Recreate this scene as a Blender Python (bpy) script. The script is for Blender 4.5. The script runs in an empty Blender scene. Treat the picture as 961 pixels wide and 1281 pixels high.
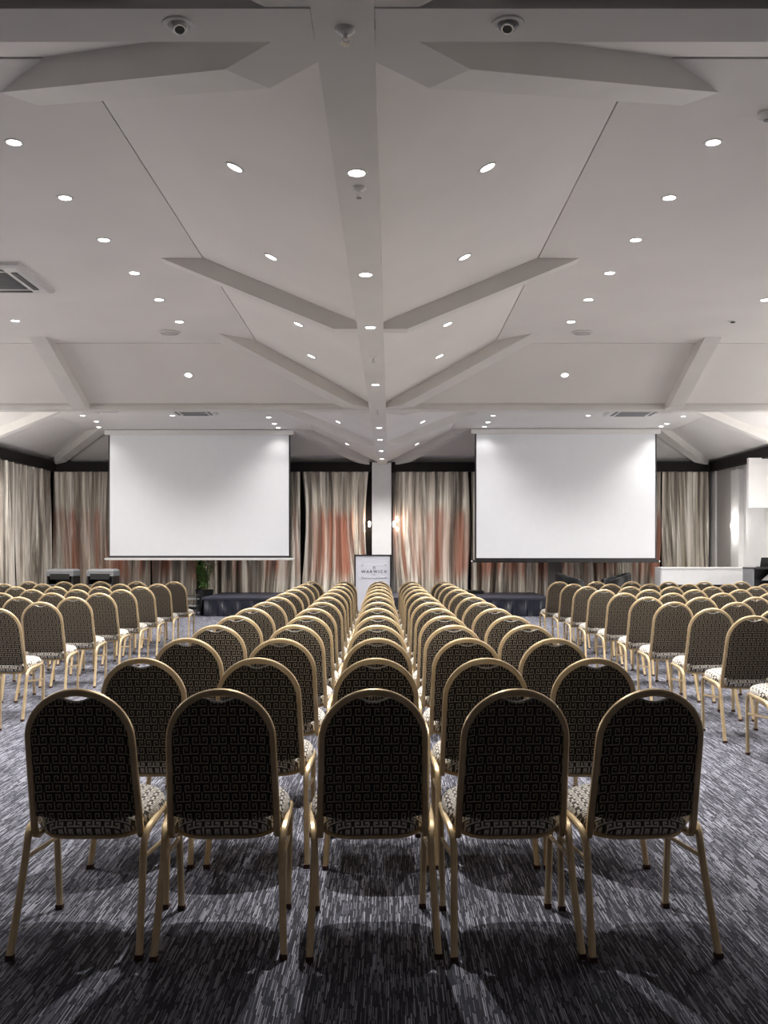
import bpy, bmesh, math, random
from mathutils import Vector, Matrix
random.seed(7)
D = bpy.data; COL = bpy.context.scene.collection
PI = math.pi
# ------------------------------------------------------------------ helpers
class MB:
    """collects shapes and links them as ONE mesh object"""
    def __init__(s): s.v = []; s.f = []; s.sm = []
    def add(s, vs, fs, smooth=False):
        n = len(s.v); s.v += [tuple(p) for p in vs]
        s.f += [tuple(i + n for i in f) for f in fs]; s.sm += [smooth] * len(fs); return s
    def box(s, x0, x1, y0, y1, z0, z1):
        return s.add([(x0,y0,z0),(x1,y0,z0),(x1,y1,z0),(x0,y1,z0),(x0,y0,z1),(x1,y0,z1),(x1,y1,z1),(x0,y1,z1)],
                     [(0,3,2,1),(4,5,6,7),(0,1,5,4),(1,2,6,5),(2,3,7,6),(3,0,4,7)])
    def prism(s, poly, a, b, fn):
        """poly: 2D outline; fn(u,v,t) -> 3D; extruded t from a to b"""
        n = len(poly); vs = [fn(u, v, a) for u, v in poly] + [fn(u, v, b) for u, v in poly]
        fs = [tuple(range(n))[::-1], tuple(range(n, 2*n))] + [(i, (i+1) % n, n+(i+1) % n, n+i) for i in range(n)]
        return s.add(vs, fs)
    def sweep(s, path, w, h, up=(0,0,1), closed=False, ch=0.25, smooth=True, n_round=1, twist=None):
        """rounded rectangle w (side) x h (along up) swept along path"""
        path = [Vector(p) for p in path]; n = len(path); up = Vector(up)
        c = ch * min(w, h)
        a, b = w/2, h/2
        sec = [(a-c,-b),(a,-b+c),(a,b-c),(a-c,b),(-a+c,b),(-a,b-c),(-a,-b+c),(-a+c,-b)]
        vs = []; prev = None
        for i, p in enumerate(path):
            if closed: t = path[(i+1) % n] - path[i-1]
            else: t = path[min(i+1, n-1)] - path[max(i-1, 0)]
            t.normalize()
            u = up if prev is None else prev
            u = (u - t * u.dot(t))
            if u.length < 1e-5: u = Vector((0,1,0)) - t * t.y
            u.normalize(); prev = u
            sd = t.cross(u)
            for x, y in sec: vs.append(p + sd * x + u * y)
        fs = []; m = 8
        rng = n if closed else n-1
        for i in range(rng):
            j = (i+1) % n
            for k in range(m): fs.append((i*m+k, i*m+(k+1) % m, j*m+(k+1) % m, j*m+k))
        if not closed: fs += [tuple(range(m))[::-1], tuple((n-1)*m + k for k in range(m))]
        return s.add(vs, fs, smooth)
    def tube(s, path, r, seg=8):
        path = [Vector(p) for p in path]; n = len(path); vs = []; prev = Vector((0.3, 0.2, 1)).normalized()
        for i, p in enumerate(path):
            t = (path[min(i+1, n-1)] - path[max(i-1, 0)]).normalized()
            u = prev - t * prev.dot(t)
            if u.length < 1e-4: u = Vector((1,0,0)) - t * t.x
            u.normalize(); prev = u; sd = t.cross(u)
            for k in range(seg):
                a = 2*PI*k/seg; vs.append(p + sd*math.cos(a)*r + u*math.sin(a)*r)
        fs = [(i*seg+k, i*seg+(k+1) % seg, (i+1)*seg+(k+1) % seg, (i+1)*seg+k) for i in range(n-1) for k in range(seg)]
        fs += [tuple(range(seg))[::-1], tuple((n-1)*seg+k for k in range(seg))]
        return s.add(vs, fs, True)
    def lathe(s, prof, c=(0,0,0), seg=24, smooth=True):
        vs = []; fs = []
        for r, z in prof:
            for k in range(seg):
                a = 2*PI*k/seg; vs.append((c[0]+r*math.cos(a), c[1]+r*math.sin(a), c[2]+z))
        for i in range(len(prof)-1):
            for k in range(seg): fs.append((i*seg+k, i*seg+(k+1) % seg, (i+1)*seg+(k+1) % seg, (i+1)*seg+k))
        fs += [tuple(range(seg))[::-1], tuple((len(prof)-1)*seg+k for k in range(seg))]
        return s.add(vs, fs, smooth)
    def rings(s, rings, cap=True, smooth=True):
        n = len(rings[0]); vs = [p for r in rings for p in r]
        fs = [(i*n+k, i*n+(k+1) % n, (i+1)*n+(k+1) % n, (i+1)*n+k) for i in range(len(rings)-1) for k in range(n)]
        if cap: fs += [tuple(range(n))[::-1], tuple((len(rings)-1)*n+k for k in range(n))]
        return s.add(vs, fs, smooth)
    def build(s, name, m, parent=None, bevel=0, fixn=True):
        me = D.meshes.new(name); me.from_pydata(s.v, [], s.f)
        for p, q in zip(me.polygons, s.sm): p.use_smooth = q
        if fixn:
            bm = bmesh.new(); bm.from_mesh(me); bmesh.ops.recalc_face_normals(bm, faces=bm.faces)
            if bevel:
                bmesh.ops.bevel(bm, geom=[e for e in bm.edges], offset=bevel, segments=2, affect='EDGES')
            bm.to_mesh(me); bm.free()
        me.materials.append(m); me.update()
        if any(s.sm): me.set_sharp_from_angle(angle=math.radians(38))
        o = D.objects.new(name, me); COL.objects.link(o)
        if parent: o.parent = parent
        return o

def thing(name, label, cat, loc=(0,0,0), rotz=0, group=None):
    o = D.objects.new(name, None); COL.objects.link(o); o.empty_display_size = .1
    o.location = loc; o.rotation_euler = (0,0,rotz); o['label'] = label; o['category'] = cat
    if group: o['group'] = group
    return o
def tag(o, label, cat, group=None):
    o['label'] = label; o['category'] = cat
    if group: o['group'] = group
    return o
def struct(name, mb, m, **k):
    o = mb.build(name, m, **k); o['kind'] = 'structure'; return o
def copy_tree(o, parent=None):
    c = o.copy(); COL.objects.link(c)
    if parent: c.parent = parent
    for ch in list(o.children): copy_tree(ch, c)
    return c
def dup(root, loc, rotz, label):
    c = copy_tree(root); c.location = loc; c.rotation_euler = (0,0,rotz); c['label'] = label; return c

# ------------------------------------------------------------------ materials
class NT:
    def __init__(s, name):
        s.m = D.materials.new(name); s.m.use_nodes = True; s.t = s.m.node_tree; s.n = s.t.nodes
        s.b = s.n['Principled BSDF']
    def node(s, ty, **k):
        n = s.n.new(ty)
        for a, v in k.items():
            if a == 'ins':
                for i, x in v.items(): s.put(n.inputs[i], x)
            else: setattr(n, a, v)
        return n
    def put(s, sock, x):
        if isinstance(x, bpy.types.NodeSocket): s.t.links.new(x, sock)
        else: sock.default_value = x
    def math(s, op, a, b=None, c=None, clamp=False):
        n = s.n.new('ShaderNodeMath'); n.operation = op; n.use_clamp = clamp
        s.put(n.inputs[0], a)
        if b is not None: s.put(n.inputs[1], b)
        if c is not None: s.put(n.inputs[2], c)
        return n.outputs[0]
    def mix(s, f, a, b):
        n = s.n.new('ShaderNodeMix'); n.data_type = 'RGBA'
        s.put(n.inputs[0], f); s.put(n.inputs[6], a); s.put(n.inputs[7], b); return n.outputs[2]
    def coord(s, kind='Object'): return s.n.new('ShaderNodeTexCoord').outputs[kind]
    def noise(s, vec, scale, detail=2, rough=.5):
        n = s.n.new('ShaderNodeTexNoise'); s.put(n.inputs['Vector'], vec); n.inputs['Scale'].default_value = scale
        n.inputs['Detail'].default_value = detail; n.inputs['Roughness'].default_value = rough; return n.outputs[0]
    def mapping(s, vec, scale=(1,1,1), loc=(0,0,0)):
        n = s.n.new('ShaderNodeMapping'); s.put(n.inputs['Vector'], vec)
        n.inputs['Scale'].default_value = scale; n.inputs['Location'].default_value = loc; return n.outputs[0]
    def ramp(s, f, stops, interp='LINEAR'):
        n = s.n.new('ShaderNodeValToRGB'); s.put(n.inputs[0], f); cr = n.color_ramp; cr.interpolation = interp
        while len(cr.elements) < len(stops): cr.elements.new(.5)
        for e, (p, c) in zip(cr.elements, stops): e.position = p; e.color = c
        return n.outputs[0]
    def bump(s, h, strength, dist):
        n = s.n.new('ShaderNodeBump'); s.put(n.inputs['Height'], h)
        n.inputs['Strength'].default_value = strength; n.inputs['Distance'].default_value = dist
        s.put(s.b.inputs['Normal'], n.outputs[0])
    def set(s, **k):
        for a, v in k.items(): s.put(s.b.inputs[a.replace('_', ' ')], v)
        return s
def rgb(r, g, b): return (r, g, b, 1)
def grey(v): return (v, v, v, 1)
def plain(name, c, rough=.5, metal=0., var=.06, scale=6., spec=.5, bump=0):
    t = NT(name); n = t.noise(t.coord(), scale, 3)
    lo = tuple(x*(1-var) for x in c[:3])+(1,); hi = tuple(min(1, x*(1+var)) for x in c[:3])+(1,)
    t.set(Base_Color=t.ramp(n, [(.3, lo), (.7, hi)]), Roughness=rough, Metallic=metal, Specular_IOR_Level=spec)
    if bump: t.bump(t.noise(t.coord(), scale*30, 2), bump, .002)
    return t.m

M = {}
M['ceil'] = plain('ceiling_paint', rgb(.80,.775,.75), .75, var=.025, scale=1.2, spec=.25)
M['beam'] = plain('beam_paint', rgb(.74,.72,.695), .6, var=.03, scale=2.5, spec=.35)
M['maroon'] = plain('maroon_track', rgb(.09,.03,.028), .5)
M['wall'] = plain('wall_paint', rgb(.78,.77,.76), .7, var=.02)
M['wallgrey'] = plain('wall_recess_paint', rgb(.52,.50,.49), .75, var=.02)
M['rear'] = plain('rear_wall_paint', rgb(.70,.68,.66), .8)
M['pelmet'] = plain('dark_pelmet', rgb(.014,.012,.012), .6, spec=.2)
M['black'] = plain('black_satin', rgb(.012,.012,.013), .35)
M['blackgloss'] = plain('black_leather', rgb(.005,.005,.006), .35, spec=.3)
M['rubber'] = plain('rubber_cap', rgb(.06,.025,.018), .7)
M['pale_edge'] = plain('silver_edge', rgb(.62,.60,.56), .35, metal=.3)
M['white'] = plain('white_laminate', rgb(.8,.8,.8), .45, var=.02)
M['plastic'] = plain('white_plastic', rgb(.72,.71,.69), .45, var=.02)
M['greyplastic'] = plain('grey_plastic', rgb(.23,.235,.245), .5)
M['chrome'] = plain('chrome', rgb(.6,.6,.6), .25, metal=1)
M['screen'] = plain('screen_fabric', rgb(.80,.81,.835), .85, var=.01, spec=.1)
M['ink'] = plain('sign_ink', rgb(.09,.09,.13), .6)
M['signface'] = plain('sign_face', rgb(.74,.75,.82), .5, var=.01)
M['soil'] = plain('soil', rgb(.04,.03,.02), .9)
M['stage'] = plain('stage_carpet', rgb(.03,.032,.05), .5, var=.1, scale=20)
M['stem'] = plain('plant_stem', rgb(.10,.12,.04), .6)
t = NT('leaf'); t.set(Base_Color=t.ramp(t.noise(t.coord(), 9, 2), [(.3, rgb(.04,.14,.025)), (.7, rgb(.14,.33,.07))]), Roughness=.4); M['leaf'] = t.m
t = NT('skirt_satin'); t.set(Base_Color=rgb(.004,.006,.018), Roughness=.28, Specular_IOR_Level=.9); M['skirt'] = t.m
t = NT('lamp_glow'); t.set(Base_Color=grey(.9), Emission_Color=rgb(1,.98,.95), Emission_Strength=18.); M['glow'] = t.m
t = NT('sconce_glow'); t.set(Base_Color=grey(.9), Emission_Color=rgb(1,.97,.93), Emission_Strength=9.); M['sglow'] = t.m

# gold chair frame: lacquered metal with a fine hammered skin
t = NT('gold_frame'); c = t.coord()
t.set(Base_Color=t.ramp(t.noise(c, 14, 3), [(.3, rgb(.60,.445,.25)), (.72, rgb(.76,.60,.37))]), Metallic=.55, Roughness=.36)
t.bump(t.noise(c, 260, 1), .25, .001); M['gold'] = t.m

# greek key upholstery
def upholstery(name, w, la, lb, ground=rgb(.014,.011,.010)):
    t = NT(name); sx = t.n.new('ShaderNodeSeparateXYZ'); t.put(sx.inputs[0], t.coord())
    cw, ch = .0333, .0262
    u = t.math('DIVIDE', t.math('ADD', sx.outputs[0], 5.0), cw)
    v = t.math('DIVIDE', t.math('ADD', t.math('ADD', sx.outputs[1], sx.outputs[2]), 5.0), ch)
    par = t.math('FLOORED_MODULO', t.math('ADD', t.math('FLOOR', u), t.math('FLOOR', v)), 2.0)
    fu = t.math('FRACT', u); fv = t.math('FRACT', v)
    inv = t.math('SUBTRACT', 1.0, fu)
    fu = t.math('ADD', t.math('MULTIPLY', fu, t.math('SUBTRACT', 1.0, par)), t.math('MULTIPLY', inv, par))
    def rect(x0, x1, y0, y1):
        a = t.math('MULTIPLY', t.math('GREATER_THAN', fu, x0), t.math('LESS_THAN', fu, x1))
        b = t.math('MULTIPLY', t.math('GREATER_THAN', fv, y0), t.math('LESS_THAN', fv, y1))
        return t.math('MULTIPLY', a, b)
    rs = [rect(-.1, w/2, -.1, 1.1), rect(-.1, .80, -.1, w*.6), rect(.20, 1.1, 1-w*.6, 1.1),
          rect(.80-w, .80, -.1, .70), rect(.30, .80, .70-w*1.2, .70), rect(.30, .30+w, .34, .70), rect(.30, .52, .34-w*.2, .34+w)]
    acc = rs[0]
    for r in rs[1:]: acc = t.math('MAXIMUM', acc, r)
    thr = t.noise(t.coord(), 900, 1)
    line = t.ramp(thr, [(.3, la), (.7, lb)])
    t.set(Base_Color=t.mix(acc, ground, line), Roughness=.62, Specular_IOR_Level=.25, Sheen_Weight=.1)
    t.bump(acc, .3, .001)
    return t.m
M['fabric'] = upholstery('greek_key_fabric', .09, rgb(.32,.265,.19), rgb(.50,.42,.31))
M['seat_fabric_lit'] = upholstery('greek_key_fabric_lit', .215, rgb(.52,.48,.42), rgb(.74,.70,.63), rgb(.05,.043,.036))  # same cloth, denser key; overhead light on the seats painted in as paler colour

# carpet: streaks woven along the length of the hall
t = NT('streaked_carpet'); c = t.coord()
sx = t.n.new('ShaderNodeSeparateXYZ'); t.put(sx.inputs[0], c)
def streaks(cw, L, seed):
    u = t.math('DIVIDE', t.math('ADD', sx.outputs[0], 30.0+seed), cw); col = t.math('FLOOR', u)
    w1 = t.n.new('ShaderNodeTexWhiteNoise'); w1.noise_dimensions = '1D'; t.put(w1.inputs['W'], t.math('ADD', col, seed))
    v = t.math('ADD', t.math('DIVIDE', t.math('ADD', sx.outputs[1], 30.0), L), t.math('MULTIPLY', w1.outputs['Value'], 17.0))
    cb = t.n.new('ShaderNodeCombineXYZ'); t.put(cb.inputs[0], col); t.put(cb.inputs[1], t.math('FLOOR', v))
    w2 = t.n.new('ShaderNodeTexWhiteNoise'); w2.noise_dimensions = '2D'; t.put(w2.inputs['Vector'], cb.outputs[0])
    fv = t.math('FRACT', v); fu = t.math('FRACT', u)
    body = t.math('MULTIPLY', t.math('MULTIPLY', t.math('LESS_THAN', fv, .82), t.math('POWER', t.math('SINE', t.math('MULTIPLY', fu, PI)), 1.6)), 1.2, clamp=True)
    r = t.math('MULTIPLY', t.math('SUBTRACT', w2.outputs['Value'], .50, clamp=True), 2.0)
    return t.math('MULTIPLY', body, r)
st = t.math('MAXIMUM', streaks(.0058, .15, 0.0), t.math('MULTIPLY', streaks(.0041, .09, 3.3), .75))
base = t.ramp(st, [(0., rgb(.043,.043,.052)), (.3, rgb(.13,.13,.16)), (.95, rgb(.47,.47,.53))])
t.set(Base_Color=base, Roughness=.9, Specular_IOR_Level=.15)
t.bump(st, .4, .004); M['carpet'] = t.m

# silk curtain: taupe with fold shade painted in streaks, warm rust reflection painted mid-height
def curtain_mat(name, rust):
    t = NT(name); c = t.coord()
    sx = t.n.new('ShaderNodeSeparateXYZ'); t.put(sx.inputs[0], c); z = sx.outputs[2]
    fold_shade = t.noise(t.mapping(c, (10, 10, .22)), 1, 4, .65)
    base = t.ramp(fold_shade, [(.40, rgb(.20,.17,.135)), (.5, rgb(.56,.50,.42)), (.60, rgb(.92,.86,.76))])  # dark and pale streaks painted in for fold shade and highlights
    if rust:
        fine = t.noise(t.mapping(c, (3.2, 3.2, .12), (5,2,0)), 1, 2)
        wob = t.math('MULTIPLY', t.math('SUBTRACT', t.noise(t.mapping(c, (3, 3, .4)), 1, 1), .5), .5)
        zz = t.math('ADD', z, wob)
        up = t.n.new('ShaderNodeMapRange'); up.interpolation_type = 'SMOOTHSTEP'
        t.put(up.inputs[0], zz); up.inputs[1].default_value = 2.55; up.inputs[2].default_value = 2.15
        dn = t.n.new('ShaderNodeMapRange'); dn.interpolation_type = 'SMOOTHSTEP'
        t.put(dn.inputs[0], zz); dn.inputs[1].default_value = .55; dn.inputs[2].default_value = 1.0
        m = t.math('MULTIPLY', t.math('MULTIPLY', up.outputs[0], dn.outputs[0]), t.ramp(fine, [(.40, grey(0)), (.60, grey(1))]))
        base = t.mix(t.math('MULTIPLY', m, .85), base, rgb(.44,.15,.08))  # warm reflected light painted into the cloth as rust
    t.set(Base_Color=base, Roughness=.33, Specular_IOR_Level=.8, Sheen_Weight=.1)
    return t.m
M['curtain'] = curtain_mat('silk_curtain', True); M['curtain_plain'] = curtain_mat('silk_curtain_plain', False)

# ------------------------------------------------------------------ room dimensions (metres, camera over the origin, hall runs along +Y)
ZB, ZL, ZC = 3.45, 3.52, 4.11           # beam soffit, foot of the sloping boards, flat boards
INS = 1.43                               # how far the sloping boards run in
XL, XR = -8.29, 7.81; YB, YR = 23.6, -6.6
SX0, SX1 = -.30, -.06                    # spine beam
T0, T0b, T1, T1b = 3.66, 3.90, 14.12, 14.36

f = MB(); f.box(XL-.3, XR+.3, YR-.3, YB+.3, -.1, 0); struct('floor', f, M['carpet'])
w = MB(); w.box(XL-.3, XR+.3, YB, YB+.2, 0, 3.7); struct('wall_back', w, M['wallgrey'])
w = MB(); w.box(XL-.2, XL, YR, YB, 0, 3.7); struct('wall_left', w, M['wallgrey'])
w = MB(); w.box(XR, XR+.2, YR, YB, 0, 3.7); struct('wall_right', w, M['wall'])
w = MB(); w.box(XL-.2, XR+.2, YR-.2, YR, 0, 3.7); struct('wall_rear', w, M['rear'])
w = MB(); w.box(7.40, XR+.02, 20.03, 20.13, 2.28, 3.31); struct('wall_bulkhead', w, M['wall'])
w = MB(); w.box(-.43, .03, 23.17, YB, 0, 3.5); struct('wall_pilaster', w, M['wall'])
w = MB(); w.box(XR-.10, XR+.02, 21.47, 21.96, 0, 3.2); struct('wall_pilaster', w, M['wall'])
w = MB(); w.box(XR-.06, XR+.02, 23.15, YB, 0, 3.29); struct('wall_pilaster', w, M['wall'])
w = MB(); w.box(XR-.015, XR+.02, 21.97, 23.14, 0, 3.29); struct('wall_recess', w, M['wallgrey'])

def coffer(x0, x1, y0, y1):
    g = .005; th = .03
    a, b, c, d = x0+INS, x1-INS, y0+INS, y1-INS
    m = MB(); m.box(a+g, b-g, c+.012, d-.012, ZC, ZC+th); struct('ceiling', m, M['ceil'])
    def panel(p):                       # p: four corners, low edge first
        m = MB(); q = [(x, y, z+th) for x, y, z in p]
        m.add(p+q, [(0,1,2,3),(7,6,5,4),(0,4,5,1),(1,5,6,2),(2,6,7,3),(3,7,4,0)]); struct('ceiling', m, M['ceil'])
    panel([(x0,y0,ZL),(x0,y1,ZL),(a-g,d,ZC),(a-g,c,ZC)])
    panel([(x1,y0,ZL),(x1,y1,ZL),(b+g,d,ZC),(b+g,c,ZC)])
    panel([(x0,y0,ZL),(x1,y0,ZL),(b,c-.012,ZC),(a,c-.012,ZC)])
    e = .04; panel([(x0+e,y1-e,ZL+e*.41),(x1-e,y1-e,ZL+e*.41),(b,d+.012,ZC),(a,d+.012,ZC)])
for y0, y1 in ((YR, T0), (T0b, T1), (T1b, YB)):
    coffer(XL, SX0, y0, y1); coffer(SX1, XR, y0, y1)
m = MB(); m.box(XL-.2, XR+.2, YR-.2, YB+.2, 4.6, 4.7); struct('ceiling_deck', m, M['black'])
nt = [0]
def trim(mb, mat=None, **k):
    nt[0] += 1; return struct('trim_%d' % nt[0], mb, mat or M['beam'], **k)
m = MB(); m.box(SX0, SX1, YR, YB, ZB-.003, 3.95); trim(m)                       # spine beam
for a, b in ((T0, T0b), (T1, T1b)):
    m = MB(); m.box(XL, SX0-.002, a, b, ZB, 3.95); trim(m)
    m = MB(); m.box(SX1+.002, XR, a, b, ZB, 3.95); trim(m)
for x0, x1 in ((XL, -.98), (.45, XR)):                                      # dark track on the near face of the first cross beam
    m = MB(); m.box(x0, x1, T0-.03, T0-.001, ZB+.035, ZB+.16); trim(m, M['maroon'])
def rafter(px, py, dx, dy, width, foot, run):
    """tapered rafter: level foot, then parallel under the sloping boards until it dies into the flat ceiling"""
    L = math.hypot(dx, dy); dx /= L; dy /= L; nx, ny = -dy, dx
    slope = (ZC-ZL)/run; u2 = foot + (ZC-ZB)/slope
    poly = [(-.06, ZB+.005), (foot, ZB+.005), (u2, ZC), (u2-.02, ZC+.02), (run, ZC+.02), (0, ZL+.02), (-.06, ZL+.02)]
    m = MB(); m.prism(poly, -width/2, width/2, lambda u, v, t: (px+dx*u+nx*t, py+dy*u+ny*t, v)); trim(m)
R2 = math.sqrt(2)
for y0, y1, full in ((YR, T0, 0), (T0b, T1, 1), (T1b, YB, 1)):
    for x0, x1 in ((XL, SX0), (SX1, XR)):
        for cx, sx in ((x0, 1), (x1, -1)):
            for cy, sy in ((y0, 1), (y1, -1)):
                rafter(cx, cy, sx, sy, .24, .45, INS*R2)
            rafter(cx, (y0+y1)/2 + .06, sx, 0, .17, .22, INS)
        mid = -4.47 if x0 < -1 else 4.10
        rafter(mid, y0, 0, 1, .21, .22, INS); rafter(mid, y1, 0, -1, .21, .22, INS)
# dark pelmets above the curtains and along the right wall
m = MB(); m.box(XL, -.432, 23.24, YB, 3.29, ZL-.005); trim(m, M['pelmet'])
m = MB(); m.box(.032, XR, 23.24, YB, 3.29, ZL-.005); trim(m, M['pelmet'])
m = MB(); m.box(XL, XL+.30, T1b, 23.23, 3.29, ZL-.005); trim(m, M['pelmet'])
m = MB(); m.box(XR-.14, XR, T1b, 23.23, 3.29, ZL-.005); trim(m, M['pelmet'])
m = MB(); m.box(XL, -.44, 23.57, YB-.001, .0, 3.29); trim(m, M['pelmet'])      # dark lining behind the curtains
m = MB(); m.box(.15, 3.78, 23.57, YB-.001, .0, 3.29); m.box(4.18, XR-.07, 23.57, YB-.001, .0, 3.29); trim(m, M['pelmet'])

# ------------------------------------------------------------------ ceiling fittings and lamps
def make_downlight(label):
    t = thing('downlight', label, 'light', group='recessed downlights')
    r = MB(); r.lathe([(.046,.0),(.047,-.006),(.060,-.005),(.063,.0),(.063,.01),(.046,.01)], seg=20); r.build('trim_ring', M['plastic'], t)
    l = MB(); l.lathe([(.0005,-.0035),(.044,-.0035),(.044,.008),(.0005,.008)], seg=20); l.build('lamp', M['glow'], t)
    return t
def ordn(i): return ['first','second','third','fourth','fifth','sixth','seventh','eighth','ninth','tenth','eleventh','twelfth','thirteenth'][i]
sl = math.atan((ZC-ZL)/INS)
lights = []   # (x, y, z, rotx, roty, label, power)
NB = 'near ceiling coffer'; FB = 'far ceiling coffer'
for k in range(6):
    y = 6.43+1.01*k
    lights.append((-2.49, y, ZC, 0, 0, '%s downlight from the camera in the inner row, left flat ceiling of near coffer' % ordn(k), 1.))
    lights.append((2.14, y, ZC, 0, 0, '%s downlight from the camera in the inner row, right flat ceiling of near coffer' % ordn(k), 1.))
lights.append((-4.41, 11.43, ZC, 0, 0, 'lone lit downlight beyond the air conditioning cassette, left flat ceiling', 1.))
lights.append((4.05, 10.48, ZC, 0, 0, 'lone lit downlight at the right edge of the near flat ceiling', 1.))
zs = ZL+(ZC-ZL)*.466
for k, y in enumerate((6.05, 7.9, 10.25, 11.95)):
    lights.append((-.966, y, zs, 0, sl, '%s downlight from the camera on the left slope beside near spine beam' % ordn(k), .8))
    lights.append((.606, y, zs, 0, -sl, '%s downlight from the camera on the right slope beside near spine beam' % ordn(k), .8))
for k, y in enumerate((5.25, 7.19, 8.89, 11.98)):
    lights.append((-.18, y, ZB, 0, 0, '%s downlight from the camera on the spine beam, near section' % ordn(k), (1.6,1.0,.8,.8)[k]))
for k, y in enumerate((16.2, 17.96, 20.0, 21.75)):
    lights.append((-.18, y, ZB, 0, 0, '%s downlight on the far section of the spine beam, towards the stage' % ordn(k), (.7,.7,1.,1.6)[k]))
zt = ZL+(ZC-ZL)*.513
lights.append((-2.78, 13.39, zt, -sl, 0, 'bright downlight on the cross slope between near and far coffers, left side', 1.2))
lights.append((2.41, 13.39, zt, -sl, 0, 'bright downlight on the cross slope between near and far coffers, right side', 1.2))
for k, y in enumerate((16.4, 18.07, 21.85)):
    lights.append((-.966, y, zs, 0, sl, '%s downlight on the left slope beside the far spine beam' % ordn(k), (.7,.8,1.3)[k]))
    lights.append((.606, y, zs, 0, -sl, '%s downlight on the right slope beside the far spine beam' % ordn(k), (.7,.8,1.3)[k]))
for k, y in enumerate((18.85, 19.76, 20.76, 21.45)):
    lights.append((-2.47, y, ZC, 0, 0, '%s downlight in the row above the left projection screen, far coffer' % ordn(k), (1.6,1.5,.8,.12)[k]))
for k, y in enumerate((19.5, 20.5, 21.25)):
    lights.append((2.07, y, ZC, 0, 0, '%s downlight in the row above the right projection screen, far coffer' % ordn(k), (1.6,.8,.12)[k]))
for k, y in enumerate((18.5, 19.5, 20.4, 21.35)):
    lights.append(((-5.8, -6.17, -6.17, -6.4)[k], y, ZC, 0, 0, '%s downlight in the outer row near the left curtain wall, far coffer' % ordn(k), (1.2,1.2,1.0,.16)[k]))
for k, y in enumerate((18.6, 19.6, 20.76, 21.2)):
    lights.append((5.92, y, ZC, 0, 0, '%s downlight in the outer row near the right white wall, far coffer' % ordn(k), (1.3,1.2,.8,.2)[k]))
lights.append((-3.43, 18.6, ZC, 0, 0, 'downlight right of the ceiling grille, far left flat ceiling', 1.))
lights.append((-4.37, 19.5, ZC, 0, 0, 'downlight just beyond the ceiling grille, far left flat ceiling', 1.))
lights.append((2.94, 18.6, ZC, 0, 0, 'downlight at the front of the far right flat ceiling, left of the cassette', 1.))
lights.append((3.98, 19.5, ZC, 0, 0, 'downlight behind the left end of the far right ceiling cassette', 1.))
lights.append((5.3, 18.5, ZC, 0, 0, 'downlight beside the right end of the far right ceiling cassette', 1.))
POWER = 56
spotdata = {}
def spot(x, y, z, p, size=98, rx=0, ry=0, colour=(1,.975,.95)):
    key = (round(p,2), size)
    if key not in spotdata:
        L = D.lights.new('downlight_and_fill_beam', 'SPOT'); L.energy = POWER*p*4; L.spot_size = math.radians(size); L.spot_blend = .9
        L.shadow_soft_size = .022; L.color = colour; spotdata[key] = L
    o = D.objects.new('downlight_and_fill_beam', spotdata[key]); COL.objects.link(o); o.location = (x, y, z); o.rotation_euler = (rx*.5, ry*.5, 0)
proto = None
for x, y, z, rx, ry, lab, p in lights:
    if proto is None: proto = make_downlight(lab); o = proto
    else: o = dup(proto, (0,0,0), 0, lab)
    o.location = (x, y, z); o.rotation_euler = (rx, ry, 0)
    spot(x, y, z-.02, p*(.43 if y > 15 else 1), size=128 if y > 15 else 98, rx=rx, ry=ry)
# added fill spots behind the camera, without fixtures, for the chair backs
for x in (-4.4, -.18, 4.05): spot(x, -3.6, 3.4, 1.3)
# lamps of the same rows that hang outside the frame or behind the cross beam still light the hall
for y in (6.43, 8.45, 10.47):
    spot(-4.41, y, ZC-.02, 1.); spot(4.05, y, ZC-.02, 1.)
for y in (7.4, 9.4, 11.4, 13.2):
    spot(-6.5, y, 3.9, 1.); spot(6.2, y, 3.9, 1.)
for y in (15.9, 17.2):
    for x in (-6.2, -4.3, -2.47, 2.07, 3.9, 5.92): spot(x, y, ZC-.02, .7)

def disc_thing(name, label, cat, x, y, z, prof, mat, inner=None, part='grille', group=None):
    t = thing(name, label, cat, (x, y, z), group=group)
    m = MB(); m.lathe(prof, seg=32); m.build('body', mat, t)
    if inner:
        m = MB(); m.lathe(inner[0], seg=28); m.build(part, inner[1], t)
    return t
for x, lab in ((-2.73, 'round white ceiling speaker on the left flat ceiling near the cross slope'), (2.38, 'round white ceiling speaker on the right flat ceiling near the cross slope')):
    disc_thing('ceiling_speaker', lab, 'speaker', x, 12.03, ZC, [(.01,0),(.13,0),(.13,-.012),(.118,-.02),(.11,-.02),(.11,-.012),(.01,-.012)], M['plastic'],
               ([(.001,-.018),(.10,-.018),(.108,-.012),(.001,-.012)], M['wallgrey']), group='round ceiling speakers')
disc_thing('smoke_detector', 'small round smoke detector at the right edge of the near flat ceiling', 'smoke detector', 2.33, 6.0, ZC,
           [(.001,0),(.055,0),(.06,-.015),(.045,-.035),(.03,-.045),(.001,-.045)], M['plastic'], ([(.001,-.052),(.02,-.05),(.022,-.044),(.001,-.044)], M['greyplastic']), 'sensor')
disc_thing('ceiling_sensor', 'small unlit dark centred fitting on the right flat ceiling, left of frame edge', 'ceiling fitting', 4.05, 11.47, ZC,
           [(.001,0),(.06,0),(.06,-.006),(.04,-.008),(.001,-.008)], M['plastic'], ([(.001,-.02),(.025,-.018),(.03,-.007),(.001,-.007)], M['black']), 'lens')
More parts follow.
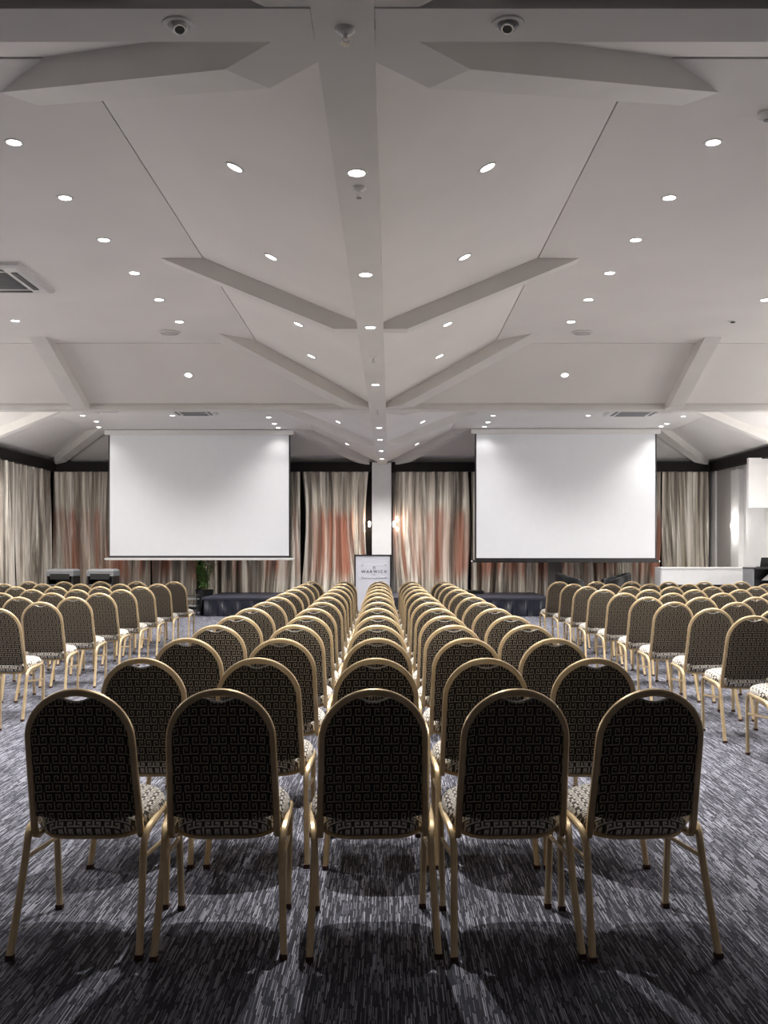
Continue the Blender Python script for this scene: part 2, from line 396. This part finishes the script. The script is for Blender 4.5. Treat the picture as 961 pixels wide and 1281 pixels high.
# unlit eyeball spots in the first cross beam
for x, tilt, lab in ((-.82, -.5, 'unlit white eyeball spotlight in the near cross beam, left of the spine'),
                     (.457, .25, 'unlit eyeball spotlight with chrome ring in the near cross beam, right of spine')):
    t = thing('eyeball_spotlight', lab, 'light', (x, 3.77 if x < 0 else 3.765, ZB+.003), group='eyeball spotlights in the cross beam')
    m = MB(); m.lathe([(.04,0),(.043,-.009),(.062,-.009),(.066,0),(.066,.01),(.04,.01)], seg=28); m.build('trim_ring', M['plastic'], t)
    m = MB(); m.lathe([(.004,-.030),(.026,-.028),(.036,-.016),(.040,0),(.036,.014),(.004,.014)], seg=28); b = m.build('eyeball', M['plastic'] if x < 0 else M['greyplastic'], t)
    b.rotation_euler = (-.35, tilt*.4, 0)
    m = MB(); m.lathe([(.018,-.029),(.019,-.033),(.024,-.033),(.026,-.028)], seg=24); r = m.build('lamp_ring', M['chrome'], b)
    m = MB(); m.lathe([(.001,-.031),(.018,-.0315),(.018,-.02),(.001,-.02)], seg=20); r = m.build('lens', M['black'], b)
# sprinklers under the spine beam
def sprinkler(y, label):
    t = thing('fire_sprinkler', label, 'sprinkler', (-.175, y, ZB), group='sprinklers under the spine beam')
    m = MB(); m.lathe([(.004,0),(.042,0),(.040,-.008),(.028,-.018),(.012,-.022),(.004,-.022)], seg=24); m.build('escutcheon', M['plastic'], t)
    m = MB(); m.lathe([(.004,-.02),(.009,-.022),(.008,-.04),(.004,-.042)], seg=12)
    for s in (-1, 1): m.tube([(s*.006,0,-.035),(s*.013,0,-.047),(s*.004,0,-.06)], .0028, 6)
    m.build('frame', M['chrome'], t)
    m = MB(); m.lathe([(.003,-.058),(.016,-.060),(.017,-.063),(.003,-.063)], seg=16); m.build('deflector', M['chrome'], t)
for y, lab in ((3.80, 'chrome fire sprinkler where the spine beam meets the near cross beam'),
               (5.46, 'fire sprinkler on the spine beam just beyond the nearest bright downlight'),
               (10.24, 'fire sprinkler on the spine beam midway between two lit downlights'),
               (14.2, 'fire sprinkler on the spine beam at the far cross beam')): sprinkler(y, lab)
# air conditioning cassettes
def cassette(name, label, x, y, w, d, louvre):
    t = thing(name, label, 'air conditioner', (x, y, ZC))
    m = MB(); a, b = w/2, d/2
    out = [(-a,-b),(a,-b),(a,b),(-a,b)]
    def ring(s, z): return [(p[0]*s, p[1]*s, z) for p in out]
    m.rings([ring(1,0), ring(.98,-.03), ring(.9,-.045), ring(.60,-.045), ring(.58,-.02)], smooth=False); m.build('fascia', M['plastic'], t)
    m = MB(); m.box(-a*.57, a*.57, -b*.57, b*.57, -.04, -.022)
    for k in range(14): yy = -b*.54 + b*1.08*k/13; m.box(-a*.56, a*.56, yy-.006, yy+.006, -.05, -.04)
    m.build('grille', M['greyplastic'], t)
    for k, (x0, x1, y0, y1) in enumerate(((-a*.6, a*.6, -b*.80, -b*.69), (-a*.6, a*.6, b*.69, b*.80), (-a*.80, -a*.69, -b*.6, b*.6), (a*.69, a*.80, -b*.6, b*.6))):
        m = MB(); m.box(x0, x1, y0, y1, -.052, -.043); m.build('air_slot', M['black'], t)
    return t
cassette('ceiling_cassette', 'white air conditioning cassette at the left edge of the near flat ceiling', -3.97, 9.6, .98, 1.0, 1)
cassette('ceiling_cassette', 'ceiling cassette grille above the left projection screen in the far coffer', -3.82, 18.9, .85, .7, 1)
cassette('ceiling_cassette', 'ceiling cassette grille above the right projection screen in the far coffer', 4.75, 18.95, 1.0, .85, 1)
t = thing('ceiling_vent', 'small rectangular ceiling vent near the left wall in the far coffer', 'vent', (-5.45, 18.8, ZC))
m = MB(); m.box(-.2,.2,-.16,.16,-.015,0); m.build('frame', M['plastic'], t)
m = MB(); m.box(-.16,.16,-.12,.12,-.022,-.014); m.build('grille', M['greyplastic'], t)

# ------------------------------------------------------------------ curtains
def curtain(name, label, a, b, fixed, axis, zb, mat, seed, gather=0.):
    """pleated sheet from a to b; axis 'x' hangs on the back wall, 'y' on the left wall"""
    r = random.Random(seed); n = max(40, int((b-a)*90)); nz = 26
    folds = []; p = 0.
    ph = [r.uniform(0, 6.28) for _ in range(6)]; fr = [r.uniform(7, 9), r.uniform(14, 17), r.uniform(25, 31), r.uniform(3, 4)]
    L = b-a; vs = []; th = .012
    for side in (0, 1):
        for j in range(nz+1):
            v = j/nz; z = zb + (3.30-zb)*v
            for i in range(n+1):
                s = i/n*L; fl = 1-.45*v
                warp = .10*math.sin(s*2.1+ph[4]+v*2.0)*(1-v) + .05*math.sin(s*5.3+ph[5]-v*3)*(1-v)
                q = s+warp
                dd = .070*math.sin(q*20+ph[0]+.9*math.sin(v*3+ph[3])+1.6*math.sin(q*2.7+ph[1])) + .048*math.sin(q*fr[1]*2.3+ph[1]+v*1.5+math.sin(q*4+ph[4])) + .016*math.sin(q*fr[2]*2.4+ph[2])*(.4+.6*v) + .03*math.sin(q*fr[3]+ph[3]+v*2.5)
                pull = gather*(.5-s/L)*L*math.sin(PI*min(1, (1-v)*1.25))*.12
                x = a+s+pull; off = dd*fl
                if axis == 'x': vs.append((x, fixed-off-side*th, z))
                else: vs.append((fixed+off+side*th, x, z))
    m = MB(); fs = []; W = n+1; H = (nz+1)*W
    for j in range(nz):
        for i in range(n):
            k = j*W+i; fs.append((k, k+1, k+W+1, k+W)); fs.append((H+k, H+k+W, H+k+W+1, H+k+1))
    for j in range(nz):
        for i in (0, n): k = j*W+i; fs.append((k, k+W, H+k+W, H+k))
    for i in range(n): fs.append((i, i+1, H+i+1, H+i)); k = nz*W+i; fs.append((k, k+1, H+k+1, H+k))
    m.add(vs, fs, True)
    return tag(m.build(name, mat), label, 'curtain', 'silk curtains around the walls')
cb = [(-8.10,-5.76,'taupe silk curtain in the left corner beside the left screen',0),(-5.70,-4.62,'silk curtain behind the left part of the left screen',0),
      (-4.50,-2.16,'silk curtain with painted rust glow behind the right half of the left screen',0),(-2.11,-.52,'silk curtain with painted rust glow just left of the white centre pillar',.8),
      (.12,1.87,'silk curtain just right of the white centre pillar',-.5),(1.95,3.80,'silk curtain behind the left half of the right screen',0),
      (4.14,6.50,'silk curtain with painted rust glow behind the right half of the right screen',0),(6.54,7.66,'pale taupe silk curtain in the right corner by the white wall',-.4)]
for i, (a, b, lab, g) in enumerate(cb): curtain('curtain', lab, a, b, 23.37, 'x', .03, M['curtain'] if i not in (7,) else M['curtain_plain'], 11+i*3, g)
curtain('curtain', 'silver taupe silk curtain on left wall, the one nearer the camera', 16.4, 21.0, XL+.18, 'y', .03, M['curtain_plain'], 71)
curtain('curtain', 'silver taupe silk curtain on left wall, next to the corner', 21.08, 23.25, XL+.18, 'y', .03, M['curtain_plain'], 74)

# ------------------------------------------------------------------ projection screens
def screen(label, x0, x1, zb, zt, y, barmat, over):
    t = thing('projection_screen', label, 'screen', ((x0+x1)/2, y, zb), group='pull-down projection screens'); w = (x1-x0)/2; h = zt-zb
    m = MB(); m.box(-w, w, .0, .004, .0, h); m.build('black_border', M['black'], t)
    m = MB(); N = 24; vs = []
    for j in range(N+1):
        for i in range(N+1):
            u = i/N*2-1; v = j/N; dd = .006*math.sin(u*5)*(1-v)+.012*(u*u)*(.3+.5*v)
            vs.append((u*(w-.035), -.006-dd, .045+(h-.05)*v))
    m.add(vs, [(j*(N+1)+i, j*(N+1)+i+1, (j+1)*(N+1)+i+1, (j+1)*(N+1)+i) for j in range(N) for i in range(N)], True)
    so = m.build('viewing_surface', M['screen'], t, fixn=False)
    m = MB(); m.box(-w-over, w+over, -.025, .025, -.055, -.002); m.build('weight_bar', barmat, t, bevel=.006)
    for s in (-1, 1):
        m = MB(); m.lathe([(.012,0),(.022,.004),(.022,.03),(.012,.034)], c=(0,0,0), seg=14); e = m.build('end_cap', M['plastic'], t); e.rotation_euler = (0, s*PI/2, 0); e.location = (s*(w+over-.004), 0, -.028)
    m = MB(); m.box(-w-.08, w+.08, -.06, .06, h-.01, h+.1); m.build('roller_case', M['plastic'], t, bevel=.01)
    for s in (-1, 1):
        m = MB(); m.box(s*w*.8-.04, s*w*.8+.04, -.05, .05, h+.095, ZC-zb+.002); m.build('ceiling_bracket', M['plastic'], t)
    return t
screen('large white projection screen on the left with a white bottom bar', -6.32, -2.235, 1.235, 4.0, 21.8, M['plastic'], .06)
screen('large white projection screen on the right with a black bottom bar', 1.885, 5.93, 1.185, 4.0, 21.6, M['black'], .05)

# ------------------------------------------------------------------ stages with pleated skirts
def stage(label, x0, x1, y0, y1, z):
    t = thing('stage_platform', label, 'stage', ((x0+x1)/2, y0, 0), group='low stage platforms'); w = (x1-x0)/2; d = y1-y0
    m = MB(); m.box(-w, w, 0, d, z-.05, z); m.build('deck', M['stage'], t, bevel=.008)
    m = MB(); m.box(-w+.06, w-.06, .06, d-.02, .0, z-.055); m.build('base', M['black'], t)
    def pleat(pts, n):                  # pts: polyline ends; returns wavy strip
        (ax, ay), (bx, by) = pts; L = math.hypot(bx-ax, by-ay); ux, uy = (bx-ax)/L, (by-ay)/L; nx, ny = uy, -ux
        m = MB(); vs = []
        for side in (0, 1):
            for j in range(7):
                for i in range(n+1):
                    s = i/n*L; v = j/6; off = (.042*math.sin(s*19)+.009*math.sin(s*61+1.3))*(.25+.75*math.sin(PI*min(1,v+.25))) + .04 + side*.004
                    vs.append((ax+ux*s+nx*off, ay+uy*s+ny*off, .005+(z-.06)*v))
        W = n+1; H = 7*W; fs = []
        for j in range(6):
            for i in range(n): k = j*W+i; fs += [(k,k+1,k+W+1,k+W),(H+k,H+k+W,H+k+W+1,H+k+1)]
        for j in range(6):
            for i in (0, n): k = j*W+i; fs.append((k, k+W, H+k+W, H+k))
        m.add(vs, fs, True); return m.build('skirt', M['skirt'], t)
    pleat(((-w+.05, .05), (w-.05, .05)), int(w*2*50)); pleat(((-w+.05, d-.03), (-w+.05, .07)), 90); pleat(((w-.05, .07), (w-.05, d-.03)), 90)
    return t
stage('low black stage with dark navy pleated skirt, left of the sign', -4.0, -.85, 20.6, 23.1, .40)
stage('low black stage with dark navy pleated skirt, right of the sign', .05, 3.42, 20.6, 23.1, .40)
# small riser block on the right stage
m = MB(); m.box(1.9-.02, 2.26, 22.3, 22.9, .402, .47); m = m.build('riser_block', M['black'], bevel=.01); tag(m, 'low black riser block at the back left of the right stage', 'riser')
m.location.x = -.1
# tubular steps beside the left stage
t = thing('stage_steps', 'black tubular stage steps standing at the left end of left stage', 'steps', (-4.28, 20.75, 0))
m = MB()
for s in (-1, 1):
    m.tube([(s*.17,-.10,.01),(s*.17,-.08,.42),(s*.17,.05,.47),(s*.17,.25,.42),(s*.17,.30,.01)], .012, 8)
    m.tube([(s*.17,-.08,.2),(s*.17,.30,.2)], .010, 8)
for y, z in ((-.09,.02),(.3,.02),(.25,.42)): m.tube([(-.17,y,z),(.17,y,z)], .010, 8)
m.build('frame', M['black'], t)
for z, y in ((.2,.05),(.34,.18)):
    m = MB(); m.box(-.16,.16,y-.1,y+.1,z,z+.025); m.build('tread', M['greyplastic'], t, bevel=.004)

# ------------------------------------------------------------------ potted plant
t = thing('potted_plant', 'bushy green potted plant in a tall black planter left of the stage', 'plant', (-4.27, 22.35, 0))
m = MB(); m.lathe([(.01,0),(.15,0),(.21,.49),(.222,.50),(.200,.50),(.19,.46),(.01,.46)], seg=28); m.build('pot', M['black'], t)
m = MB(); m.lathe([(.01,.455),(.188,.455),(.17,.468),(.01,.475)], seg=20); m.build('soil', M['soil'], t)
r = random.Random(5); st = MB(); lf = MB()
for k in range(24):
    a = r.uniform(0, 6.28); rad = r.uniform(.02,.10); lean = r.uniform(.04,.22); h = r.uniform(.42,.78)
    pts = [(math.cos(a)*(rad+lean*q*q), math.sin(a)*(rad+lean*q*q), .46+h*q) for q in (0,.33,.66,1)]
    st.tube(pts, .006, 6)
    for q in range(15):
        f_ = .18+.82*q/14; b = Vector((math.cos(a)*(rad+lean*f_*f_), math.sin(a)*(rad+lean*f_*f_), .46+h*f_))
        la = r.uniform(0, 6.28); L = r.uniform(.13,.22); up = r.uniform(-.2,.8); dirv = Vector((math.cos(la), math.sin(la), up)).normalized()
        sd = dirv.cross(Vector((0,0,1))).normalized(); w_ = r.uniform(.014,.028); nrm = sd.cross(dirv)
        mid = b+dirv*L*.5+nrm*.012; tip = b+dirv*L-Vector((0,0,.03))
        lf.add([b, mid-sd*w_, mid-nrm*.004, mid+sd*w_, tip], [(0,1,2),(0,2,3),(1,4,2),(2,4,3)], True)
st.build('stems', M['stem'], t); lf.build('foliage', M['leaf'], t, fixn=False)

# ------------------------------------------------------------------ welcome sign
t = thing('poster_stand', 'white welcome sign board in a thin black frame at end of centre aisle', 'sign', (-.345, 19.5, 0), rotz=.01)
w, zt = .37, 1.315
m = MB()
for x0, x1, z0, z1 in ((-w,-w+.025,.06,zt),(w-.025,w,.06,zt),(-w+.025,w-.025,zt-.025,zt),(-w+.025,w-.025,.06,.085)): m.box(x0, x1, -.02, .02, z0, z1)
m.build('frame', M['black'], t)
m = MB(); m.box(-w+.025, w-.025, -.006, .006, .085, zt-.025); m.build('panel', M['signface'], t)
m = MB()
for s in (-1, 1): m.box(s*.3-.03, s*.3+.03, -.22, .22, 0, .03); m.box(s*.3-.015, s*.3+.015, -.012, .012, .03, .06)
m.build('feet', M['black'], t)
m = MB(); m.box(-.22,.27,-.016,-.0065,.845,1.125); pl = m.build('plaque', M['signface'], t, bevel=.002)
for x in (-.205, .255):
    for z in (.86, 1.11):
        m = MB(); m.lathe([(.001,.0),(.011,.0),(.011,.008),(.001,.01)], seg=14); s = m.build('stud', M['greyplastic'], pl); s.rotation_euler = (PI/2,0,0); s.location = (x,-.016,z)
def lettering(body, size, x, z, parent, name='lettering', extr=.0012, sx=1.0, off=.0012):
    cu = D.curves.new('letters', 'FONT'); cu.body = body; cu.size = size; cu.align_x = 'CENTER'; cu.align_y = 'CENTER'; cu.extrude = extr; cu.offset = off
    o = D.objects.new('letters', cu); COL.objects.link(o); bpy.context.view_layer.update()
    me = D.meshes.new_from_object(o.evaluated_get(bpy.context.evaluated_depsgraph_get())); D.objects.remove(o)
    me.materials.clear(); me.materials.append(M['ink'])
    k = D.objects.new(name, me); COL.objects.link(k); k.parent = parent; k.rotation_euler = (PI/2,0,0); k.location = (x, -.0185, z); k.scale = (sx,1,1)
    return k
lettering('W A R W I C K', .078, .025, .972, pl, sx=.98)
m = MB()                                 # small crest above the name: two scrolls with a crown of points
for s in (-1, 1):
    m.tube([(.025+s*(.004+.022*math.sin(a)), -.018, 1.045+.018*math.cos(a)) for a in [q*.5 for q in range(1, 9)]], .0022, 5)
for k in range(5): x = .025+(k-2)*.012; m.box(x-.002, x+.002, -.019, -.0165, 1.06, 1.075+.006*(2-abs(k-2)))
m.build('crest', M['ink'], pl)
m = MB(); m.box(-.015,.065,-.018,-.0165,.912,.918); m.build('underline', M['ink'], pl)

# ------------------------------------------------------------------ things along the back
def trolley(label, x, y):
    t = thing('equipment_case', label, 'case', (x, y, 0), group='grey topped equipment cases')
    w, d, h = .28, .24, 1.0
    m = MB()
    for s in (-1, 1): m.box(s*w-(.03 if s > 0 else 0), s*w+(0 if s > 0 else .03), -d, d, .08, h-.14)
    m.box(-w, w, d-.03, d, .08, h-.14); m.box(-w, w, -d, d, .08, .12); m.build('body', M['black'], t)
    m = MB(); pts = []
    N = 14
    m.rings([[(-w-.01,-d-.01,h-.15),(w+.01,-d-.01,h-.15),(w+.01,d+.01,h-.15),(-w-.01,d+.01,h-.15)],
             [(-w-.01,-d-.01,h-.04),(w+.01,-d-.01,h-.04),(w+.01,d+.01,h-.04),(-w-.01,d+.01,h-.04)],
             [(-w+.03,-d+.03,h),(w-.03,-d+.03,h),(w-.03,d-.03,h),(-w+.03,d-.03,h)]], smooth=False); m.build('lid', M['greyplastic'], t)
    m = MB(); m.box(-w+.07, w-.07, -d-.016, -d+.1, h-.22, h-.10); m.build('handle_recess', M['black'], t)
    for k in range(3):
        m = MB(); m.box(-w+.035, w-.035, -d+.02, d-.04, .25+k*.2, .27+k*.2); m.build('shelf', M['greyplastic'], t)
    for sx in (-1, 1):
        for sy in (-1, 1): m = MB(); m.tube([(sx*.2-.012, sy*.17, .04),(sx*.2+.012, sy*.17, .04)], .04, 14); m.build('castor', M['black'], t)
    return t
trolley('grey topped black equipment case by the left corner, nearer the left wall', -7.06, 21.0)
trolley('grey topped black equipment case by the left corner, nearer the left screen', -6.2, 21.0)

def tub_chair(label, x, y, rot):
    t = thing('tub_armchair', label, 'armchair', (x, y, 0), rot, group='black tub armchairs by the curtains')
    N = 28; rings = [[] for _ in range(6)]
    secs = []
    for i in range(N+1):
        a = -PI*.62 + 1.24*PI*i/N; hgt = .77+.15*(.5+.5*math.cos(a/.62))**.6; ro, ri = .40, .31
        c, s = math.cos(a), math.sin(a)
        secs.append([(-c*ri, s*ri, .12), (-c*ro*.93, s*ro*.93, .10), (-c*ro*1.02, s*ro*1.02, hgt-.04), (-c*(ro*.96), s*(ro*.96), hgt), (-c*(ri+.02), s*(ri+.02), hgt-.005), (-c*ri, s*ri, hgt-.04)])
    m = MB(); m.rings(secs); m.build('back_shell', M['blackgloss'], t)
    m = MB(); m.lathe([(.01,.14),(.27,.14),(.288,.2),(.288,.38),(.26,.43),(.01,.45)], seg=32); m.build('seat', M['blackgloss'], t)
    for sx in (-1, 1):
        for sy in (-1, 1): m = MB(); m.tube([(sx*.2, sy*.2, .0),(sx*.19, sy*.19, .15)], .018, 10); m.build('leg', M['chrome'], t)
    return t
tub_chair('black leather tub armchair, left of the pair below the right screen', 3.98, 21.0, 0)
tub_chair('black leather tub armchair, right of the pair below the right screen', 4.80, 21.0, PI)

t = thing('bar_counter', 'long white bar counter in front of the right corner curtain', 'counter', (6.79, 21.0, 0))
m = MB(); m.box(-.93,.93,-.02,.5,1.0,1.035); m.build('worktop', M['white'], t, bevel=.006)
m = MB(); m.box(-.91,.91,.0,.03,.66,1.0); m.build('front_panel', M['white'], t, bevel=.003)
m = MB(); m.box(-.80,.88,.08,.45,.02,.66); m.build('dark_base', M['black'], t)
for s in (-1, 1):
    m = MB(); m.box(s*.91-.02, s*.91+.02, .03,.48,0,1.0); m.build('end_panel', M['white'], t)

t = thing('media_desk', 'black media desk at the right edge of frame beside white counter', 'desk', (7.47, 19.55, 0))
m = MB(); m.box(-.27,.27,-.3,.3,1.03,1.06); m.build('top', M['black'], t, bevel=.004)
for s in (-1, 1): m = MB(); m.box(s*.255-.012, s*.255+.012, -.28,.28,0,1.03); m.build('side_panel', M['greyplastic'] if s < 0 else M['black'], t)
m = MB(); m.box(-.24,.24,.2,.22,.1,1.03); m.build('back_panel', M['black'], t)
m = MB(); m.box(-.24,.24,-.25,.2,.5,.52); m.build('shelf', M['black'], t)
m = MB(); m.prism([(0,.80),(.2,.98),(.22,.98),(.22,.80)], -.04, -.02, lambda u, v, q: (u, q, v)); m.build('white_bracket', M['white'], t)
t = thing('laptop', 'open black laptop on the black media desk at right edge', 'laptop', (7.55, 19.5, 1.06))
m = MB(); m.box(-.16,.16,-.11,.11,0,.018); m.build('base', M['black'], t, bevel=.003)
m = MB(); m.prism([(-.11,.018),(-.10,.018),(-.17,.20),(-.18,.20)], -.16, .16, lambda u, v, q: (q, u, v)); m.build('lid', M['black'], t)

# ------------------------------------------------------------------ wall sconces
def sconce(label, x, y, z, rot, energy, col=(1,.9,.8)):
    t = thing('wall_sconce', label, 'wall lamp', (x, y, z), rot, group='up and down wall sconces')
    m = MB(); m.box(-.03,.03,-.012,0,-.05,.05); m.build('backplate', M['chrome'], t)
    m = MB(); m.tube([(0,-.01,0),(0,-.06,0)], .012, 8); m.build('arm', M['chrome'], t)
    m = MB(); m.lathe([(.002,-.065),(.024,-.065),(.030,-.03),(.030,.03),(.024,.065),(.002,.065)], c=(0,-.065,0), seg=20); m.build('glass_shade', M['sglow'], t)
    d = .14; lx, ly = x+math.sin(rot)*d, y-math.cos(rot)*d
    L = D.lights.new('sconce_and_fill_light', 'POINT'); L.energy = energy; L.color = col; L.shadow_soft_size = .03
    for dz in (-.12, .12):
        o = D.objects.new('sconce_and_fill_light', L); COL.objects.link(o); o.location = (lx, ly, z+dz)
sconce('glowing wall sconce on the white pilaster of the right wall', XR-.10, 21.7, 1.95, -PI/2, 4.5, (1,.97,.93))
sconce('glowing wall sconce on the left side of the centre pillar', -.43, 23.26, 2.03, -PI/2, 1.6, (1,.72,.5))
sconce('glowing wall sconce on the right side of the centre pillar', .03, 23.26, 2.03, PI/2, 2.2, (1,.8,.65))

# unseen uplights added along both side walls, without fixtures, to lift the ceiling
WALL_FILL = D.lights.new('sconce_and_fill_light', 'POINT'); WALL_FILL.energy = 58; WALL_FILL.color = (1,.96,.92); WALL_FILL.shadow_soft_size = .05
for y in (18.0, 16.0, 13.2, 9.6):
    for s, x in ((1, XR-.45), (-1, XL+.55)):
        o = D.objects.new('sconce_and_fill_light', WALL_FILL); COL.objects.link(o); o.location = (x, y, 2.4)
# ------------------------------------------------------------------ banquet chair
def lean_y(z): return .13-(z-.42)*.26
def make_chair(label):
    t = thing('banquet_chair', label, 'chair')
    # bent tube of the back: under the seat, up, over the arch and down again
    half = [(.187,.42,.402),(.187,.30,.392),(.188,.21,.380),(.189,.165,.377),(.189,.142,.385),(.189,.132,.402),(.189,.127,.43)]
    half += [(.189-.009*(z-.43)/.31, lean_y(z), z) for z in (.50,.58,.66,.742)]
    R = .180; cz = .742; arch = []
    for i in range(1, 36):
        a = PI*i/36; z = cz+R*.975*math.sin(a); arch.append((R*math.cos(a), lean_y(z), z))
    path = half + arch + [(-x, y, z) for x, y, z in reversed(half)]
    m = MB(); m.sweep(path, .021, .025, up=(1,0,0), ch=.22); m.build('back_frame', M['gold'], t)
    # upholstered back pad filling the arch, with the hand hole dip at its top
    out = []
    hw = .174
    for i in range(15):                                  # bottom edge, sagging slightly in the middle
        x = -hw*1.03+2*hw*1.03*i/14; out.append((x, .438+.020*(x/hw)**2))
    for z in (.52,.60,.68): out.append((hw*1.03-(z-.44)*.018, z))
    for i in range(0, 33):
        a = PI*i/32; x = hw*math.cos(a); z = cz+hw*.975*math.sin(a)
        dip = 0 if abs(x) > .062 else .027*(.5+.5*math.cos(PI*x/.062))**.6
        out.append((x, z-dip))
    for z in (.68,.60,.52): out.append((-hw*1.03+(z-.44)*.018, z))
    c0 = (0, .66)
    def lvl(s, off): return [(c0[0]+(x-c0[0])*s, lean_y(c0[1]+(z-c0[1])*s)+off, c0[1]+(z-c0[1])*s) for x, z in out]
    m = MB(); m.rings([lvl(.6,-.017), lvl(.9,-.0155), lvl(.97,-.012), lvl(1,-.004), lvl(1,.010), lvl(.96,.024), lvl(.85,.032), lvl(.5,.037)]); m.build('backrest', M['fabric'], t)
    m = MB(); m.sweep([(x, lean_y(cz+hw*.975*math.sqrt(1-(x/hw)**2)-.027*(.5+.5*math.cos(PI*x/.064))**.6)-.012, cz+hw*.975*math.sqrt(1-(x/hw)**2)-.027*(.5+.5*math.cos(PI*x/.064))**.6+.001) for x in [(-.058+.116*q/16) for q in range(17)]], .005, .005); m.build('hand_hole_edge', M['pale_edge'], t)  # slim pale strip along the dipped edge of the pad
    # seat cushion
    def plan(k, n=48):
        pts = []
        for i in range(n):
            a = 2*PI*i/n; c, s = math.cos(a), math.sin(a)
            e = .62 if s > 0 else .42
            x = abs(c)**e*(1 if c > 0 else -1); y = abs(s)**(.62 if s > 0 else .5)*(1 if s > 0 else -1)
            wid = .226-.052*max(0, -y)**1.5-.018*max(0, y)**2
            pts.append((x*wid*k, .314+y*.211*k))
        return pts
    def ring(k, z): return [(x, y, z+(y-.13)*.06) for x, y in plan(k)]
    m = MB(); m.rings([ring(.55,.388), ring(.86,.386), ring(.93,.392), ring(.985,.408), ring(1.0,.425), ring(.985,.442), ring(.94,.456), ring(.84,.466), ring(.6,.476), ring(.25,.480)]); m.build('seat', M['seat_fabric_lit'], t)
    m = MB(); m.sweep([(x, y, .379+(y-.13)*.06) for x, y in plan(.87, 32)], .016, .014, closed=True, ch=.2); m.build('seat_frame', M['gold'], t)
    for s in (-1, 1):
        rear = [(.222,-.018,.012),(.2135,.055,.20),(.208,.100,.335),(.2085,.113,.368),(.211,.130,.392),(.215,.158,.408),(.218,.20,.414),(.221,.28,.420)]
        front = [(.221,.28,.420),(.221,.37,.427),(.220,.405,.425),(.219,.430,.415),(.2175,.445,.395),(.2165,.450,.365),(.213,.455,.20),(.208,.460,.012)]
        for p, nm in ((rear, 'r'), (front, 'f')):
            m = MB(); m.sweep([(s*x, y, z) for x, y, z in p], .024, .022, up=(0,1,0) if nm == 'r' else (0,.3,1), ch=.25); lg = m.build('leg', M['gold'], t)
            fx, fy = (s*.222,-.018) if nm == 'r' else (s*.208,.460)
            m = MB(); m.box(fx-.0135, fx+.0135, fy-.013, fy+.013, 0, .018); m.build('foot_cap', M['rubber'], lg)
        m = MB(); m.sweep([(s*.209,.095,.315),(s*.211,.27,.300),(s*.214,.453,.285)], .010, .016); m.build('stretcher', M['gold'], t)
    return t

# row layout: depths and lateral positions; the blocks are set half a degree off the hall's axis
YAW = math.radians(.57)
def place(xo, d): return (xo-.00988*d, d)
ROW = [3.36, 4.31, 5.29, 6.22, 7.1, 8.02, 8.98, 9.95, 10.9, 11.85, 12.8, 13.8, 14.8]
first = None; G = {'c': 'chairs in the centre block', 'l': 'chairs in the left block', 'r': 'chairs in the right block'}
def put(xo, d, rot, label, blk):
    global first
    x, y = place(xo, d)
    if first is None:
        first = make_chair(label); o = first; o.location = (x, y, 0); o.rotation_euler = (0,0,rot)
    else: o = dup(first, (x, y, 0), rot, label)
    o['group'] = G[blk]
jr = random.Random(3)
CX = [-1.058, -.545, -.02, .470, .952]
cname = ['far left', 'second from left', 'middle', 'second from right', 'far right']
rown = ['row nearest the camera'] + ['%s row from the camera' % ordn(i) for i in range(1, 12)] + ['row nearest the stage']
rot0 = [0, 2.4, 3.2, 3.4, 4.6]
for k in range(13):
    for j in range(5):
        xo = CX[j]+jr.uniform(-.006, .006)*(k > 0)
        if k == 0: xo = (-1.053, -.557, -.022, .474, .947)[j]
        rot = math.radians(rot0[j] if k == 0 else jr.uniform(-.7, .9))*.8+YAW
        put(xo, ROW[k]+(0 if k == 0 else jr.uniform(-.015,.015)), rot, 'gold framed banquet chair, %s seat, centre block, %s' % (cname[j], rown[k]), 'c')
rows = ['%s row back from the stage' % ordn(12-i) for i in range(13)]
seatn = ['aisle seat'] + ['%s seat from the aisle' % ordn(i) for i in range(1, 8)]
for k in range(3, 13):
    d = ROW[k]
    for j in range(8):
        xr = 2.74+.55*j
        if 476+1215*(xr-.24)/(d+.45) < 966 or 476+1215*(xr-.2)/d < 966:
            put(xr+jr.uniform(-.015,.015), d+jr.uniform(-.02,.02), YAW+math.radians(jr.uniform(-2,2)), 'banquet chair, %s, right block, %s' % (seatn[j], rows[k]), 'r')
        xl = -3.16-.55*j
        if 476+1215*(xl+.24)/(d+.45) > -3 and k >= 4:
            put(xl+jr.uniform(-.015,.015), d+jr.uniform(-.02,.02), YAW+math.radians(jr.uniform(-2,2)), 'banquet chair, %s, left block, %s' % (seatn[j], rows[k]), 'l')

# ------------------------------------------------------------------ world, camera, view
wd = D.worlds.new('world'); bpy.context.scene.world = wd; wd.use_nodes = True
wd.node_tree.nodes['Background'].inputs[0].default_value = (.5,.5,.52,1); wd.node_tree.nodes['Background'].inputs[1].default_value = .02
cam = D.cameras.new('camera'); co = D.objects.new('camera', cam); COL.objects.link(co)
co.location = (0,0,1.41); co.rotation_euler = (PI/2,0,0)
cam.sensor_fit = 'VERTICAL'; cam.sensor_height = 36; cam.lens = 36*1215/1281
cam.shift_x = -(488-480.5)/1281; cam.shift_y = (688-640.5)/1281; cam.clip_end = 200
sc = bpy.context.scene; sc.camera = co
sc.view_settings.view_transform = 'Standard'; sc.view_settings.look = 'None'; sc.view_settings.gamma = 1
sc.view_settings.exposure = 0.36; sc.view_settings.use_curve_mapping = False
sc.cycles.use_denoising = True; sc.cycles.max_bounces = 8; sc.cycles.diffuse_bounces = 5
sc.cycles.sample_clamp_indirect = 6
